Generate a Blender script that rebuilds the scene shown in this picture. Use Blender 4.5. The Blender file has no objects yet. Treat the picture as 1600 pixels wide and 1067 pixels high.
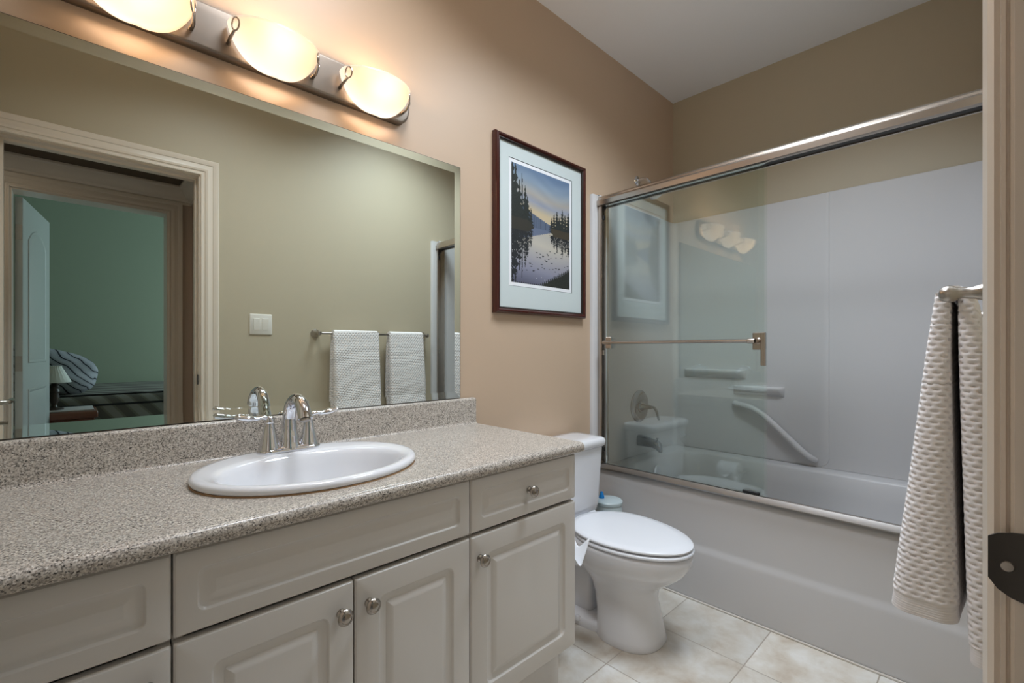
import bpy, bmesh, math, random
import numpy as np
from mathutils import Vector, Matrix
R = math.radians
PI = math.pi
random.seed(7)
C = bpy.context.scene.collection
S = bpy.context.scene

# ------------------------------------------------------------------ camera, world, lights, exposure
CY, CZ = -1.46, 1.12
cam_d = bpy.data.cameras.new('camera')
cam = bpy.data.objects.new('camera', cam_d); C.objects.link(cam)
cam.location = (0, CY, CZ)
cam.rotation_euler = (R(90), 0, R(46.1 - 90))
cam_d.sensor_width = 36; cam_d.lens = 727 / 1600 * 36
cam_d.shift_y = (545 - 533.5) / 1600
cam_d.clip_start = 0.01
S.camera = cam

w = bpy.data.worlds.new('world'); S.world = w; w.use_nodes = True
w.node_tree.nodes['Background'].inputs[0].default_value = (.55, .65, .8, 1)
w.node_tree.nodes['Background'].inputs[1].default_value = 0.15
S.view_settings.view_transform = 'Standard'
S.view_settings.look = 'None'
S.view_settings.exposure = 0.0
S.view_settings.gamma = 1
S.view_settings.use_curve_mapping = False
S.cycles.max_bounces = 14
S.cycles.diffuse_bounces = 6
S.cycles.glossy_bounces = 8
S.cycles.transparent_max_bounces = 16
S.cycles.sample_clamp_indirect = 4
S.cycles.use_denoising = True


def area(name, loc, target, size, power, col, shape='DISK', size_y=None, spread=180):
    l = bpy.data.lights.new(name, 'AREA'); l.shape = shape; l.size = size
    if size_y: l.size_y = size_y
    l.energy = power; l.color = col; l.spread = R(spread)
    o = bpy.data.objects.new(name, l); C.objects.link(o)
    o.location = loc
    o.rotation_euler = (Vector(target) - Vector(loc)).to_track_quat('-Z', 'Y').to_euler()
    return o

# cool ceiling light of the bathroom, above the middle of the room
area('bathroom_ceiling_light', (1.62, -.90, 2.70), (1.62, -.90, 0), .60, 18.5, (.80, .90, 1.0), spread=134)
area('vanity_fill_light', (.66, -.64, 2.70), (.66, -.64, 0), .45, 11.5, (.88, .93, 1.0), spread=140)  # added fill for the towels and lower room, no such lamp seen
# daylight from the bedroom window
area('bedroom_window_light', (3.2, -4.4, 1.5), (0, -4.4, 1.0), 1.4, 55, (.70, .88, 1.0), 'RECTANGLE', 1.3)
# dim fill added to lighten the hallway, no lamp seen there
area('hallway_fill_light', (-.35, -1.86, 2.195), (-.35, -1.86, 0), .25, 1.6, (1.0, .80, .62))
BULB_POWER = 2.2
BULB_COLOR = (1.0, .68, .41)


# ------------------------------------------------------------------ materials
def lin(c):
    return tuple(((x / 255) / 12.92 if x / 255 <= .04045 else ((x / 255 + .055) / 1.055) ** 2.4) for x in c) + (1,)


def mat(name, col, rough=.5, metal=0, spec=.5, coat=0, bump=None):
    m = bpy.data.materials.new(name); m.use_nodes = True
    b = m.node_tree.nodes['Principled BSDF']
    b.inputs['Base Color'].default_value = lin(col)
    b.inputs['Roughness'].default_value = rough
    b.inputs['Metallic'].default_value = metal
    b.inputs['Specular IOR Level'].default_value = spec
    b.inputs['Coat Weight'].default_value = coat
    b.inputs['Coat Roughness'].default_value = .08
    if bump:
        sc, st = bump
        nt = m.node_tree
        tc = nt.nodes.new('ShaderNodeTexCoord')
        n = nt.nodes.new('ShaderNodeTexNoise'); n.inputs['Scale'].default_value = sc; n.inputs['Detail'].default_value = 3
        bp = nt.nodes.new('ShaderNodeBump'); bp.inputs['Strength'].default_value = st; bp.inputs['Distance'].default_value = .002
        nt.links.new(tc.outputs['Object'], n.inputs['Vector'])
        nt.links.new(n.outputs['Fac'], bp.inputs['Height'])
        nt.links.new(bp.outputs['Normal'], b.inputs['Normal'])
    return m


def ramp(nt, stops, interp='LINEAR'):
    r = nt.nodes.new('ShaderNodeValToRGB'); r.color_ramp.interpolation = interp
    e = r.color_ramp.elements
    while len(e) < len(stops): e.new(.5)
    for k, (p, c) in enumerate(stops):
        e[k].position = p; e[k].color = c if len(c) == 4 else lin(c)
    return r


M = {}
M['wall'] = mat('wall paint with pinkish light tint', (196, 172, 148), .42, bump=(180, .06))  # pinker than the other walls: tint of the light put into its colour
M['wall_op'] = mat('olive beige wall paint', (187, 176, 154), .5, bump=(180, .06))
M['ceiling'] = mat('ceiling paint', (238, 239, 242), .8, bump=(120, .1))
M['trim'] = mat('cream trim paint', (224, 212, 198), .3)
M['cab'] = mat('white thermofoil', (209, 205, 200), .30)
M['cabdark'] = mat('cabinet side', (204, 198, 191), .4)
M['porcelain'] = mat('white porcelain', (226, 227, 231), .07, coat=.4)
M['plastic'] = mat('white plastic', (226, 228, 233), .25)
M['acrylic'] = mat('white acrylic', (206, 205, 206), .36)
M['chrome'] = mat('chrome', (225, 226, 230), .05, 1)
M['valve'] = mat('satin chrome fittings', (150, 153, 156), .14, 1)
M['nickel'] = mat('brushed nickel', (176, 170, 163), .28, 1)
M['nickel_knob'] = mat('satin nickel knob', (165, 158, 150), .22, 1)
M['plate'] = mat('brushed steel backplate', (132, 122, 112), .40, 1)
M['rail'] = mat('polished shower rail', (190, 180, 170), .26, 1)
M['track'] = mat('dull aluminium track', (150, 148, 146), .36, 1)
M['dark'] = mat('black rubber', (18, 18, 19), .5)
M['bronze'] = mat('dark bronze metal', (74, 70, 66), .5, .25)
M['mirror'] = mat('silvered mirror', (224, 230, 224), 0.0, 1)
M['wood'] = mat('dark red mahogany', (66, 26, 20), .25, coat=.3)
M['woodgold'] = mat('dark inner lip', (38, 28, 22), .3)
M['matboard'] = mat('pale sage mat board', (200, 210, 210), .7)
M['paper'] = mat('paper', (232, 234, 238), .8)
M['matline'] = mat('dark mat line', (50, 58, 60), .8)
M['switch'] = mat('switch plastic', (232, 228, 220), .3)
M['gap'] = mat('shadow gap board', (60, 56, 52), .8)
M['hallwall'] = mat('hall wall paint', (198, 178, 162), .6)
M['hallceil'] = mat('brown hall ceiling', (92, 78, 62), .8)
M['green'] = mat('sage green wall paint', (158, 168, 146), .6)
M['carpet'] = mat('blue grey carpet', (158, 162, 168), .95, bump=(300, .4))
M['door'] = mat('white door paint', (188, 193, 190), .35)
M['lampshade_fab'] = mat('pleated lampshade', (226, 228, 220), .8)
M['darkwood'] = mat('dark turned wood', (60, 48, 40), .4)
M['nightwood'] = mat('red brown nightstand wood', (110, 66, 48), .35)
M['runner'] = mat('grey cloth runner', (190, 184, 182), .9)
M['caulk'] = mat('pale caulk', (225, 220, 212), .5)
M['blue'] = mat('bright blue plastic', (20, 130, 205), .35)


def tub_plastic():
    m = mat('translucent aqua plastic', (218, 232, 235), .3)
    b = m.node_tree.nodes['Principled BSDF']
    b.inputs['Transmission Weight'].default_value = .35
    return m
M['aqua'] = tub_plastic()


def glass_mat():
    m = bpy.data.materials.new('greenish shower glass'); m.use_nodes = True
    nt = m.node_tree; nt.nodes.clear()
    out = nt.nodes.new('ShaderNodeOutputMaterial')
    tr = nt.nodes.new('ShaderNodeBsdfTransparent'); tr.inputs[0].default_value = (.952, .982, .971, 1)
    gl = nt.nodes.new('ShaderNodeBsdfGlossy'); gl.inputs['Roughness'].default_value = .0
    gl.inputs[0].default_value = (1, 1, 1, 1)
    fr = nt.nodes.new('ShaderNodeFresnel'); fr.inputs[0].default_value = 1.52
    mx = nt.nodes.new('ShaderNodeMixShader')
    nt.links.new(fr.outputs[0], mx.inputs[0]); nt.links.new(tr.outputs[0], mx.inputs[1]); nt.links.new(gl.outputs[0], mx.inputs[2])
    nt.links.new(mx.outputs[0], out.inputs[0])
    return m
M['glass'] = glass_mat()


def shade_mat():
    m = bpy.data.materials.new('frosted alabaster glass'); m.use_nodes = True
    nt = m.node_tree; nt.nodes.clear()
    out = nt.nodes.new('ShaderNodeOutputMaterial')
    tl = nt.nodes.new('ShaderNodeBsdfTranslucent'); tl.inputs[0].default_value = (1, .97, .93, 1)
    df = nt.nodes.new('ShaderNodeBsdfDiffuse'); df.inputs[0].default_value = (.80, .76, .70, 1)
    tp = nt.nodes.new('ShaderNodeBsdfTransparent'); tp.inputs[0].default_value = (1, .96, .9, 1)
    gl = nt.nodes.new('ShaderNodeBsdfGlossy'); gl.inputs['Roughness'].default_value = .15
    m1 = nt.nodes.new('ShaderNodeMixShader'); m1.inputs[0].default_value = .12
    m2 = nt.nodes.new('ShaderNodeMixShader'); m2.inputs[0].default_value = .05
    m3 = nt.nodes.new('ShaderNodeMixShader'); m3.inputs[0].default_value = .04
    L = nt.links.new
    L(tl.outputs[0], m1.inputs[1]); L(df.outputs[0], m1.inputs[2])
    L(m1.outputs[0], m2.inputs[1]); L(tp.outputs[0], m2.inputs[2])
    L(m2.outputs[0], m3.inputs[1]); L(gl.outputs[0], m3.inputs[2])
    L(m3.outputs[0], out.inputs[0])
    return m
M['shade'] = shade_mat()


def granite():
    m = mat('speckled laminate', (150, 138, 126), .3)
    nt = m.node_tree; b = nt.nodes['Principled BSDF']; L = nt.links.new
    tc = nt.nodes.new('ShaderNodeTexCoord')
    v1 = nt.nodes.new('ShaderNodeTexVoronoi'); v1.inputs['Scale'].default_value = 430
    n1 = nt.nodes.new('ShaderNodeTexNoise'); n1.inputs['Scale'].default_value = 330; n1.inputs['Detail'].default_value = 2
    L(tc.outputs['Object'], v1.inputs['Vector']); L(tc.outputs['Object'], n1.inputs['Vector'])
    sp = nt.nodes.new('ShaderNodeSeparateColor'); L(v1.outputs['Color'], sp.inputs[0])
    r1 = ramp(nt, [(0, (38, 35, 34)), (.14, (84, 78, 73)), (.26, (148, 138, 128)), (.50, (178, 169, 158)), (.78, (202, 194, 184)), (.92, (222, 217, 210))], 'CONSTANT')
    L(sp.outputs[0], r1.inputs[0])
    r2 = ramp(nt, [(.39, (40, 37, 36)), (.455, (196, 187, 176)), (.7, (216, 209, 200))])
    L(n1.outputs['Fac'], r2.inputs[0])
    mx = nt.nodes.new('ShaderNodeMix'); mx.data_type = 'RGBA'; mx.blend_type = 'MIX'; mx.inputs[0].default_value = .42
    L(r1.outputs[0], mx.inputs[6]); L(r2.outputs[0], mx.inputs[7])
    L(mx.outputs[2], b.inputs['Base Color'])
    return m
M['granite'] = granite()


def tile_mat():
    m = mat('beige stone floor tile', (190, 180, 166), .3)
    nt = m.node_tree; b = nt.nodes['Principled BSDF']; L = nt.links.new
    tc = nt.nodes.new('ShaderNodeTexCoord')
    mp = nt.nodes.new('ShaderNodeMapping'); mp.inputs['Location'].default_value = (-1.39 + .3425 * 20, .50 + .3425 * 20, 0)
    L(tc.outputs['Object'], mp.inputs[0])
    br = nt.nodes.new('ShaderNodeTexBrick'); br.offset = 0; br.squash = 1
    br.inputs['Scale'].default_value = 1; br.inputs['Brick Width'].default_value = .3425; br.inputs['Row Height'].default_value = .3425
    br.inputs['Mortar Size'].default_value = .0022; br.inputs['Mortar Smooth'].default_value = .2; br.inputs['Bias'].default_value = 0
    br.inputs['Color1'].default_value = lin((255, 255, 255)); br.inputs['Color2'].default_value = lin((236, 236, 236))
    br.inputs['Mortar'].default_value = lin((255, 255, 255))
    L(mp.outputs[0], br.inputs['Vector'])
    n1 = nt.nodes.new('ShaderNodeTexNoise'); n1.inputs['Scale'].default_value = 7; n1.inputs['Detail'].default_value = 7; n1.inputs['Roughness'].default_value = .62; n1.inputs['Distortion'].default_value = .25
    L(tc.outputs['Object'], n1.inputs['Vector'])
    r1 = ramp(nt, [(.28, (186, 170, 152)), (.42, (206, 197, 184)), (.55, (218, 213, 204)), (.72, (232, 231, 228))])
    L(n1.outputs['Fac'], r1.inputs[0])
    mu = nt.nodes.new('ShaderNodeMix'); mu.data_type = 'RGBA'; mu.blend_type = 'MULTIPLY'; mu.inputs[0].default_value = 1
    L(r1.outputs[0], mu.inputs[6]); L(br.outputs['Color'], mu.inputs[7])
    mg = nt.nodes.new('ShaderNodeMix'); mg.data_type = 'RGBA'; mg.inputs[7].default_value = lin((170, 160, 148))
    L(br.outputs['Fac'], mg.inputs[0]); L(mu.outputs[2], mg.inputs[6])
    L(mg.outputs[2], b.inputs['Base Color'])
    bp = nt.nodes.new('ShaderNodeBump'); bp.invert = True; bp.inputs['Strength'].default_value = .5; bp.inputs['Distance'].default_value = .002
    L(br.outputs['Fac'], bp.inputs['Height']); L(bp.outputs['Normal'], b.inputs['Normal'])
    return m
M['tile'] = tile_mat()


def stripes(name, base, line, sc, rot, dist, thr, base2=None):
    m = mat(name, base, .85)
    nt = m.node_tree; b = nt.nodes['Principled BSDF']; L = nt.links.new
    tc = nt.nodes.new('ShaderNodeTexCoord'); mp = nt.nodes.new('ShaderNodeMapping')
    mp.inputs['Rotation'].default_value = rot
    L(tc.outputs['Object'], mp.inputs[0])
    wv = nt.nodes.new('ShaderNodeTexWave'); wv.inputs['Scale'].default_value = sc; wv.inputs['Distortion'].default_value = dist
    wv.inputs['Detail'].default_value = 1; wv.inputs['Detail Scale'].default_value = 1.2
    L(mp.outputs[0], wv.inputs['Vector'])
    r = ramp(nt, [(0, line), (thr, line), (thr + .06, base), (.6, base), (.75, base2 or base), (1, base2 or base)])
    L(wv.outputs['Fac'], r.inputs[0]); L(r.outputs[0], b.inputs['Base Color'])
    return m
M['pillow'] = stripes('wavy striped pillowcase', (158, 160, 168), (30, 32, 42), 6.5, (0, R(46), 0), 4.2, .05, (170, 172, 180))
M['bedspread'] = stripes('grey plaid bedspread', (128, 122, 112), (104, 100, 94), 2.6, (R(20), R(30), R(35)), 1.5, .3, (150, 147, 142))
M['bedline'] = mat('black bedspread piping', (26, 26, 30), .8)


# ------------------------------------------------------------------ mesh helpers
WL = {}      # world location of every object built


def obj(name, bm, m, parent=None, loc=None, sharp=35, smooth=True):
    base = Vector(WL[parent.name]) if parent else Vector((0, 0, 0))
    own = Vector(loc) if loc is not None else base
    bmesh.ops.translate(bm, verts=bm.verts, vec=-own)
    bmesh.ops.recalc_face_normals(bm, faces=bm.faces)
    me = bpy.data.meshes.new(name); bm.to_mesh(me); bm.free()
    ms = m if isinstance(m, (list, tuple)) else [m]
    for x in ms: me.materials.append(x)
    if smooth:
        me.polygons.foreach_set('use_smooth', [True] * len(me.polygons))
        me.set_sharp_from_angle(angle=R(sharp))
    o = bpy.data.objects.new(name, me); C.objects.link(o)
    if parent:
        o.parent = parent; o.location = own - base
    else:
        o.location = own
    WL[o.name] = tuple(own)
    return o


def tag(o, label, cat, group=None, kind=None):
    o['label'] = label; o['category'] = cat
    if group: o['group'] = group
    if kind: o['kind'] = kind
    return o


def thing(name, label, cat, loc, group=None):
    o = bpy.data.objects.new(name, None); C.objects.link(o); o.empty_display_size = .05
    o.location = loc; WL[o.name] = tuple(loc)
    return tag(o, label, cat, group)


def struct(name, bm, m, parent=None, label=None, **k):
    o = obj(name, bm, m, parent, **k)
    if not parent: o['kind'] = 'structure'
    if label: o['label'] = label
    return o


def NB(): return bmesh.new()


def box(bm, a, b, bev=0, seg=2):
    t = bmesh.new()
    bmesh.ops.create_cube(t, size=1)
    sx, sy, sz = (abs(b[i] - a[i]) for i in range(3))
    bmesh.ops.scale(t, verts=t.verts, vec=(sx, sy, sz))
    if bev: bmesh.ops.bevel(t, geom=list(t.edges), offset=bev, segments=seg, profile=.5, affect='EDGES')
    bmesh.ops.translate(t, verts=t.verts, vec=[(a[i] + b[i]) / 2 for i in range(3)])
    merge(bm, t)
    return bm


def merge(bm, t, mtx=None, mi=None):
    if mtx is not None: bmesh.ops.transform(t, matrix=mtx, verts=t.verts)
    vm = {v: bm.verts.new(v.co) for v in t.verts}
    for f in t.faces:
        try:
            nf = bm.faces.new([vm[v] for v in f.verts])
            nf.material_index = f.material_index if mi is None else mi
        except ValueError: pass
    t.free()


def loft(bm, loops, closed=True, caps=(True, True), wrap=False):
    vs = [[bm.verts.new(p) for p in lp] for lp in loops]
    n = len(vs[0])
    rng = range(n if closed else n - 1)
    pairs = list(zip(vs[:-1], vs[1:])) + ([(vs[-1], vs[0])] if wrap else [])
    for a, b in pairs:
        for i in rng:
            j = (i + 1) % n
            try: bm.faces.new((a[i], a[j], b[j], b[i]))
            except ValueError: pass
    if closed and not wrap:
        if caps[0]: bm.faces.new(vs[0][::-1])
        if caps[1]: bm.faces.new(vs[-1])
    return vs


def lathe(bm, prof, origin=(0, 0, 0), axis='Z', seg=32, caps=(True, True)):
    def P(r, h, t):
        c, s = math.cos(t) * r, math.sin(t) * r
        p = {'Z': (c, s, h), 'Y': (c, h, s), 'X': (h, c, s)}[axis]
        return tuple(p[i] + origin[i] for i in range(3))
    loops = [[P(max(r, 1e-5), h, 2 * PI * k / seg) for k in range(seg)] for r, h in prof]
    return loft(bm, loops, caps=caps)


def tube(bm, pts, rad, seg=14, flat=None, caps=(True, True)):
    """sweep along pts; rad scalar or list; flat = list of (width,height) multipliers"""
    pts = [Vector(p) for p in pts]; n = len(pts)
    rads = rad if isinstance(rad, (list, tuple)) else [rad] * n
    up = Vector((0, 0, 1)); loops = []; prev = None
    for i, p in enumerate(pts):
        d = (pts[min(i + 1, n - 1)] - pts[max(i - 1, 0)]).normalized()
        if prev is None:
            u = up if abs(d.z) < .9 else Vector((0, 1, 0))
            s = d.cross(u).normalized()
        else:
            s = (prev - d * prev.dot(d)).normalized()
        prev = s; t = s.cross(d).normalized()
        fw, fh = flat[i] if flat else (1, 1)
        loops.append([p + s * math.cos(2 * PI * k / seg) * rads[i] * fw + t * math.sin(2 * PI * k / seg) * rads[i] * fh for k in range(seg)])
    return loft(bm, loops, caps=caps)


def smooth_path(pts, n=8):
    P = [Vector(p) for p in pts]; out = []
    for i in range(len(P) - 1):
        p0, p1, p2, p3 = P[max(i - 1, 0)], P[i], P[i + 1], P[min(i + 2, len(P) - 1)]
        for k in range(n):
            t = k / n
            out.append(.5 * ((2 * p1) + (-p0 + p2) * t + (2 * p0 - 5 * p1 + 4 * p2 - p3) * t * t + (-p0 + 3 * p1 - 3 * p2 + p3) * t ** 3))
    out.append(P[-1])
    return out


def interp(vals, n=8):
    out = []
    for i in range(len(vals) - 1):
        for k in range(n):
            t = k / n; t = t * t * (3 - 2 * t)
            out.append(vals[i] * (1 - t) + vals[i + 1] * t)
    out.append(vals[-1])
    return out


def rrect(x0, x1, y0, y1, r, n=6):
    """rounded rectangle, 4*(n+1) points, counter-clockwise"""
    r = max(min(r, (x1 - x0) / 2, (y1 - y0) / 2), 1e-5)
    out = []
    for cx, cy, a in ((x1 - r, y1 - r, 0), (x0 + r, y1 - r, 90), (x0 + r, y0 + r, 180), (x1 - r, y0 + r, 270)):
        for k in range(n + 1):
            t = R(a + 90 * k / n)
            out.append((cx + r * math.cos(t), cy + r * math.sin(t)))
    return out


def extrude_profile(bm, prof, axis, a, b, caps=True):
    """closed 2-D profile extruded along axis: X -> prof is (y,z); Y -> (x,z); Z -> (x,y)"""
    def P(p, h):
        return {'X': (h, p[0], p[1]), 'Y': (p[0], h, p[1]), 'Z': (p[0], p[1], h)}[axis]
    loft(bm, [[P(p, a) for p in prof], [P(p, b) for p in prof]], caps=(caps, caps))


# ------------------------------------------------------------------ room
XL, XB, YR, H = -.37, 2.865, -1.47, 2.72       # left wall, wall behind the tub, doorway wall, ceiling
DX0, DX1, DH = -.20, .511, 2.03                # bathroom doorway
HY = -2.42                                     # far hall wall
BX0, BX1 = -.215, .497                         # bedroom doorway
HC = 2.21                                      # hall ceiling

bm = NB(); box(bm, (XL - .1, YR - .0, -.05), (XB + .1, .1, 0)); struct('floor', bm, M['tile'], smooth=False)
bm = NB(); box(bm, (XL - .1, YR - .12, H), (XB + .1, .1, H + .05)); struct('ceiling', bm, M['ceiling'], smooth=False)
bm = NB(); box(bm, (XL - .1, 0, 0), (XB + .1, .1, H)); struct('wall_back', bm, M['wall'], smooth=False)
bm = NB(); box(bm, (XB, YR, 0), (XB + .1, 0, H)); struct('wall_right', bm, M['wall_op'], smooth=False)
bm = NB(); box(bm, (XL - .1, YR, 0), (XL, 0, H)); struct('wall_left', bm, M['wall_op'], smooth=False)
bm = NB()
box(bm, (XL - .1, YR - .12, 0), (DX0 - .018, YR, H)); box(bm, (DX1 + .018, YR - .12, 0), (XB + .1, YR, H))
box(bm, (DX0 - .018, YR - .12, DH + .018), (DX1 + .018, YR, H))
struct('wall_front', bm, M['wall_op'], smooth=False)

# hallway and bedroom beyond the doorway
bm = NB(); box(bm, (-1.6, -6.0, -.05), (3.4, YR, 0)); struct('floor_hall', bm, M['carpet'], smooth=False)
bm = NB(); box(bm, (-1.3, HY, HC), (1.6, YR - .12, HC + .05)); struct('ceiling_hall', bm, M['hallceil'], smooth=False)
bm = NB()
box(bm, (-1.3, HY - .12, 0), (BX0 - .018, HY, HC)); box(bm, (BX1 + .018, HY - .12, 0), (1.6, HY, HC))
box(bm, (BX0 - .018, HY - .12, DH + .018), (BX1 + .018, HY, HC))
struct('wall_hall', bm, M['hallwall'], smooth=False)
bm = NB(); box(bm, (.64, HY, 0), (.74, YR - .12, HC)); struct('wall_hall_right', bm, M['hallwall'], smooth=False)
bm = NB(); box(bm, (-1.4, HY, 0), (-1.3, YR - .12, HC)); struct('wall_hall_left', bm, M['hallwall'], smooth=False)
bm = NB()
box(bm, (-1.6, -5.75, 0), (3.4, -5.65, 2.95)); struct('wall_bedroom_back', bm, M['green'], smooth=False)
bm = NB(); box(bm, (-1.6, -5.65, 0), (-1.5, HY - .12, 2.95)); struct('wall_bedroom_left', bm, M['green'], smooth=False)
bm = NB(); box(bm, (3.3, -5.65, 0), (3.4, HY - .12, 2.95)); struct('wall_bedroom_right', bm, M['green'], smooth=False)
bm = NB(); box(bm, (-1.6, -5.75, 2.95), (3.4, HY - .12, 3.0)); struct('ceiling_bedroom', bm, M['ceiling'], smooth=False)
bm = NB(); box(bm, (-1.5, HY - .14, 0), (BX0 - .02, HY - .121, 2.95)); box(bm, (BX1 + .02, HY - .14, 0), (3.3, HY - .121, 2.95)); box(bm, (BX0 - .02, HY - .14, DH + .02), (BX1 + .02, HY - .121, 2.95))
struct('wall_bedroom_front', bm, M['green'], smooth=False)


def casing(bm, x0, x1, z1, yw, sgn, width=.085, th=.016):
    """moulded door casing around an opening; profile (distance from the opening, stand-off)"""
    prof = [(0, 0), (0, .0020), (.0028, .0026), (.0028, .0040), (0, .0046), (0, .0070), (.0020, .0076), (.0020, .0090), (.0012, .0108), (.004, .0135), (.010, .0135), (.014, .010), (.020, .010), (.024, .0145), (.034, .0165), (.046, .0135),
            (.056, .0125), (.060, .0155), (.066, th), (.074, th + .002), (.080, th + .002), (width, th - .002), (width, 0)]
    rings = []
    for d, h in prof:
        y = yw + sgn * h
        rings.append([(x0 - d, y, 0), (x0 - d, y, z1 + d), (x1 + d, y, z1 + d), (x1 + d, y, 0)])
    loft(bm, rings, closed=False)
    for k in (0, 3):
        bm.faces.new([bm.verts.new(r[k]) for r in rings])


def jamb(bm, x0, x1, z1, y0, y1, t=.018):
    box(bm, (x0 - t, y0, 0), (x0, y1, z1)); box(bm, (x1, y0, 0), (x1 + t, y1, z1)); box(bm, (x0 - t, y0, z1), (x1 + t, y1, z1 + t))
    ys = (y0 + y1) / 2
    return ys

rv = .006
bm = NB(); casing(bm, DX0 - rv, DX1 + rv, DH + rv, YR, 1); struct('trim_1', bm, M['trim'], label='cream moulded casing around the bathroom doorway', sharp=25)
bm = NB(); jamb(bm, DX0, DX1, DH, YR - .12, YR)
box(bm, (DX0, YR - .075, 0), (DX0 + .011, YR - .04, DH)); box(bm, (DX1 - .011, YR - .075, 0), (DX1, YR - .04, DH)); box(bm, (DX0 + .011, YR - .075, DH - .011), (DX1 - .011, YR - .04, DH))
jamb1 = struct('trim_2', bm, M['trim'], label='cream jamb of the bathroom doorway', smooth=False)
# strike plate with curved lip on the latch side
bm = NB()
z0, z1 = .930, .984
ysteps = [(-1.505, 0.0), (-1.478, 0.0), (-1.468, 0.0006), (-1.461, .0028), (-1.456, .0070)]
for y, off in ysteps: pass
rows = []
for (y, off), ins in zip(ysteps, (0, .001, .004, .009, .017)):
    rows.append([(DX1 - .0016 - off * .5, y, z0 + ins), (DX1 - .0016 - off * .5, y, z1 - ins * .35)])
va = [[bm.verts.new(p) for p in r] for r in rows]
vb = [[bm.verts.new((p[0] + .0015, p[1], p[2])) for p in r] for r in rows]
for i in range(len(rows) - 1):
    for q in (va, vb): bm.faces.new((q[i][0], q[i][1], q[i + 1][1], q[i + 1][0]))
    for k in (0, 1): bm.faces.new((va[i][k], va[i + 1][k], vb[i + 1][k], vb[i][k]))
for i in (0, -1): bm.faces.new((va[i][0], va[i][1], vb[i][1], vb[i][0]))
sp = obj('strike_plate', bm, M['bronze'], jamb1); sp['label'] = 'dark bronze strike plate with curved lip'
bm = NB(); lathe(bm, [(.0001, -.0012), (.0035, -.001), (.0042, 0)], (DX1 - .0022, -1.466, .957), 'X', 14); obj('screw', bm, M['nickel'], sp)

bm = NB(); casing(bm, BX0 - rv, BX1 + rv, DH + rv, HY, 1, .07); struct('trim_3', bm, M['trim'], label='casing around the bedroom doorway across the hall', sharp=25)
bm = NB(); jamb(bm, BX0, BX1, DH, HY - .14, HY); struct('trim_4', bm, M['trim'], label='jamb of the bedroom doorway', smooth=False)
# crown moulding in the hall
cp = [(0, 0), (.085, 0), (.085, -.012), (.070, -.020), (.062, -.040), (.045, -.060), (.026, -.072), (.020, -.085), (.012, -.090), (.012, -.104), (0, -.104)]
bm = NB(); extrude_profile(bm, [(HY + a, HC + b) for a, b in cp], 'X', -1.3, .64)
extrude_profile(bm, [(.64 - a, HC + b) for a, b in cp], 'Y', HY, YR - .12)
struct('trim_5', bm, M['trim'], label='crown moulding under the hall ceiling', sharp=25)


def panel_door(name, hinge, ang, width, height, m, th=.035, z=.012):
    """door leaf with two raised panels, arched top panel; returns a builder in world space"""
    mtx = Matrix.Translation(Vector((hinge[0], hinge[1], z))) @ Matrix.Rotation(ang, 4, 'Z')
    t = bmesh.new(); box(t, (0, -th / 2, 0), (width, th / 2, height), .002, 1)
    bm = NB(); merge(bm, t, mtx)
    for sg in (-1, 1):
        for (pz0, pz1, arch) in ((.20, .86, 0), (1.02, height - .14, 1)):
            px0, px1 = .115, width - .115
            def outline(ins):
                a = [(px0 + ins, pz0 + ins), (px1 - ins, pz0 + ins)]
                n = 12
                for k in range(n + 1):
                    x = px1 - ins + (px0 - px1 + 2 * ins) * k / n
                    q = (x - (px0 + px1) / 2) / ((px1 - px0) / 2)
                    a.append((x, pz1 - ins - (arch * .09 * (q * q))))
                return a
            loops = []
            for ins, dep in ((0, .0005), (.004, .005), (.014, .005), (.020, .0015), (.045, .006)):
                loops.append([mtx @ Vector((x, sg * (th / 2 + dep), zz)) for x, zz in outline(ins)])
            loft(bm, loops, caps=(False, True))
    return bm, mtx

# bathroom door, open against the left wall, hinged on the left jamb
bm, mt = panel_door('door_1', (DX0 - .019, YR + .02), R(90), .70, 2.01, M['door'])
d1 = struct('door_1', bm, M['trim'], label='bathroom door standing open beside the vanity')
bm = NB()
yl = -.835
lathe(bm, [(.024, 0), (.024, .004), (.014, .010), (.009, .012), (.009, .04)], (DX0 - .0015, yl, .942), 'X', 20)
tube(bm, smooth_path([(DX0 + .030, yl, .942), (DX0 + .052, yl - .002, .942), (DX0 + .066, yl - .03, .942), (DX0 + .066, yl - .12, .940)], 6), .0085, 12)
lathe(bm, [(.016, 0), (.016, .004), (.006, .008), (.006, .066), (.004, .067)], (DX0 - .0015, yl, .874), 'X', 16)
obj('door_handle', bm, M['nickel'], d1)['label'] = 'satin nickel lever handle'

# bedroom door, swung into the bedroom
hx, hy = BX0 + .02, HY - .145
ang = math.atan2(-3.2 - hy, -.100 - hx)
bm, mt = panel_door('door_2', (hx, hy), ang, .69, 2.01, M['door'])
d2 = struct('door_2', bm, M['door'], label='white panelled bedroom door swung open past the hall')
for zc in (1.80, 1.02, .25):
    t = bmesh.new(); box(t, (-.0015, -.014, zc - .045), (.0, .016, zc + .045), .0004, 1)
    b2 = NB(); merge(b2, t, mt)
    for dz in (-.03, 0, .03):
        t = bmesh.new(); lathe(t, [(.004, 0), (.0035, -.0008), (.0002, -.001)], (-.0015, (.006 if dz else -.004), zc + dz), 'X', 10)
        merge(b2, t, mt)
    obj('hinge', b2, M['nickel'], d2)

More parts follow.
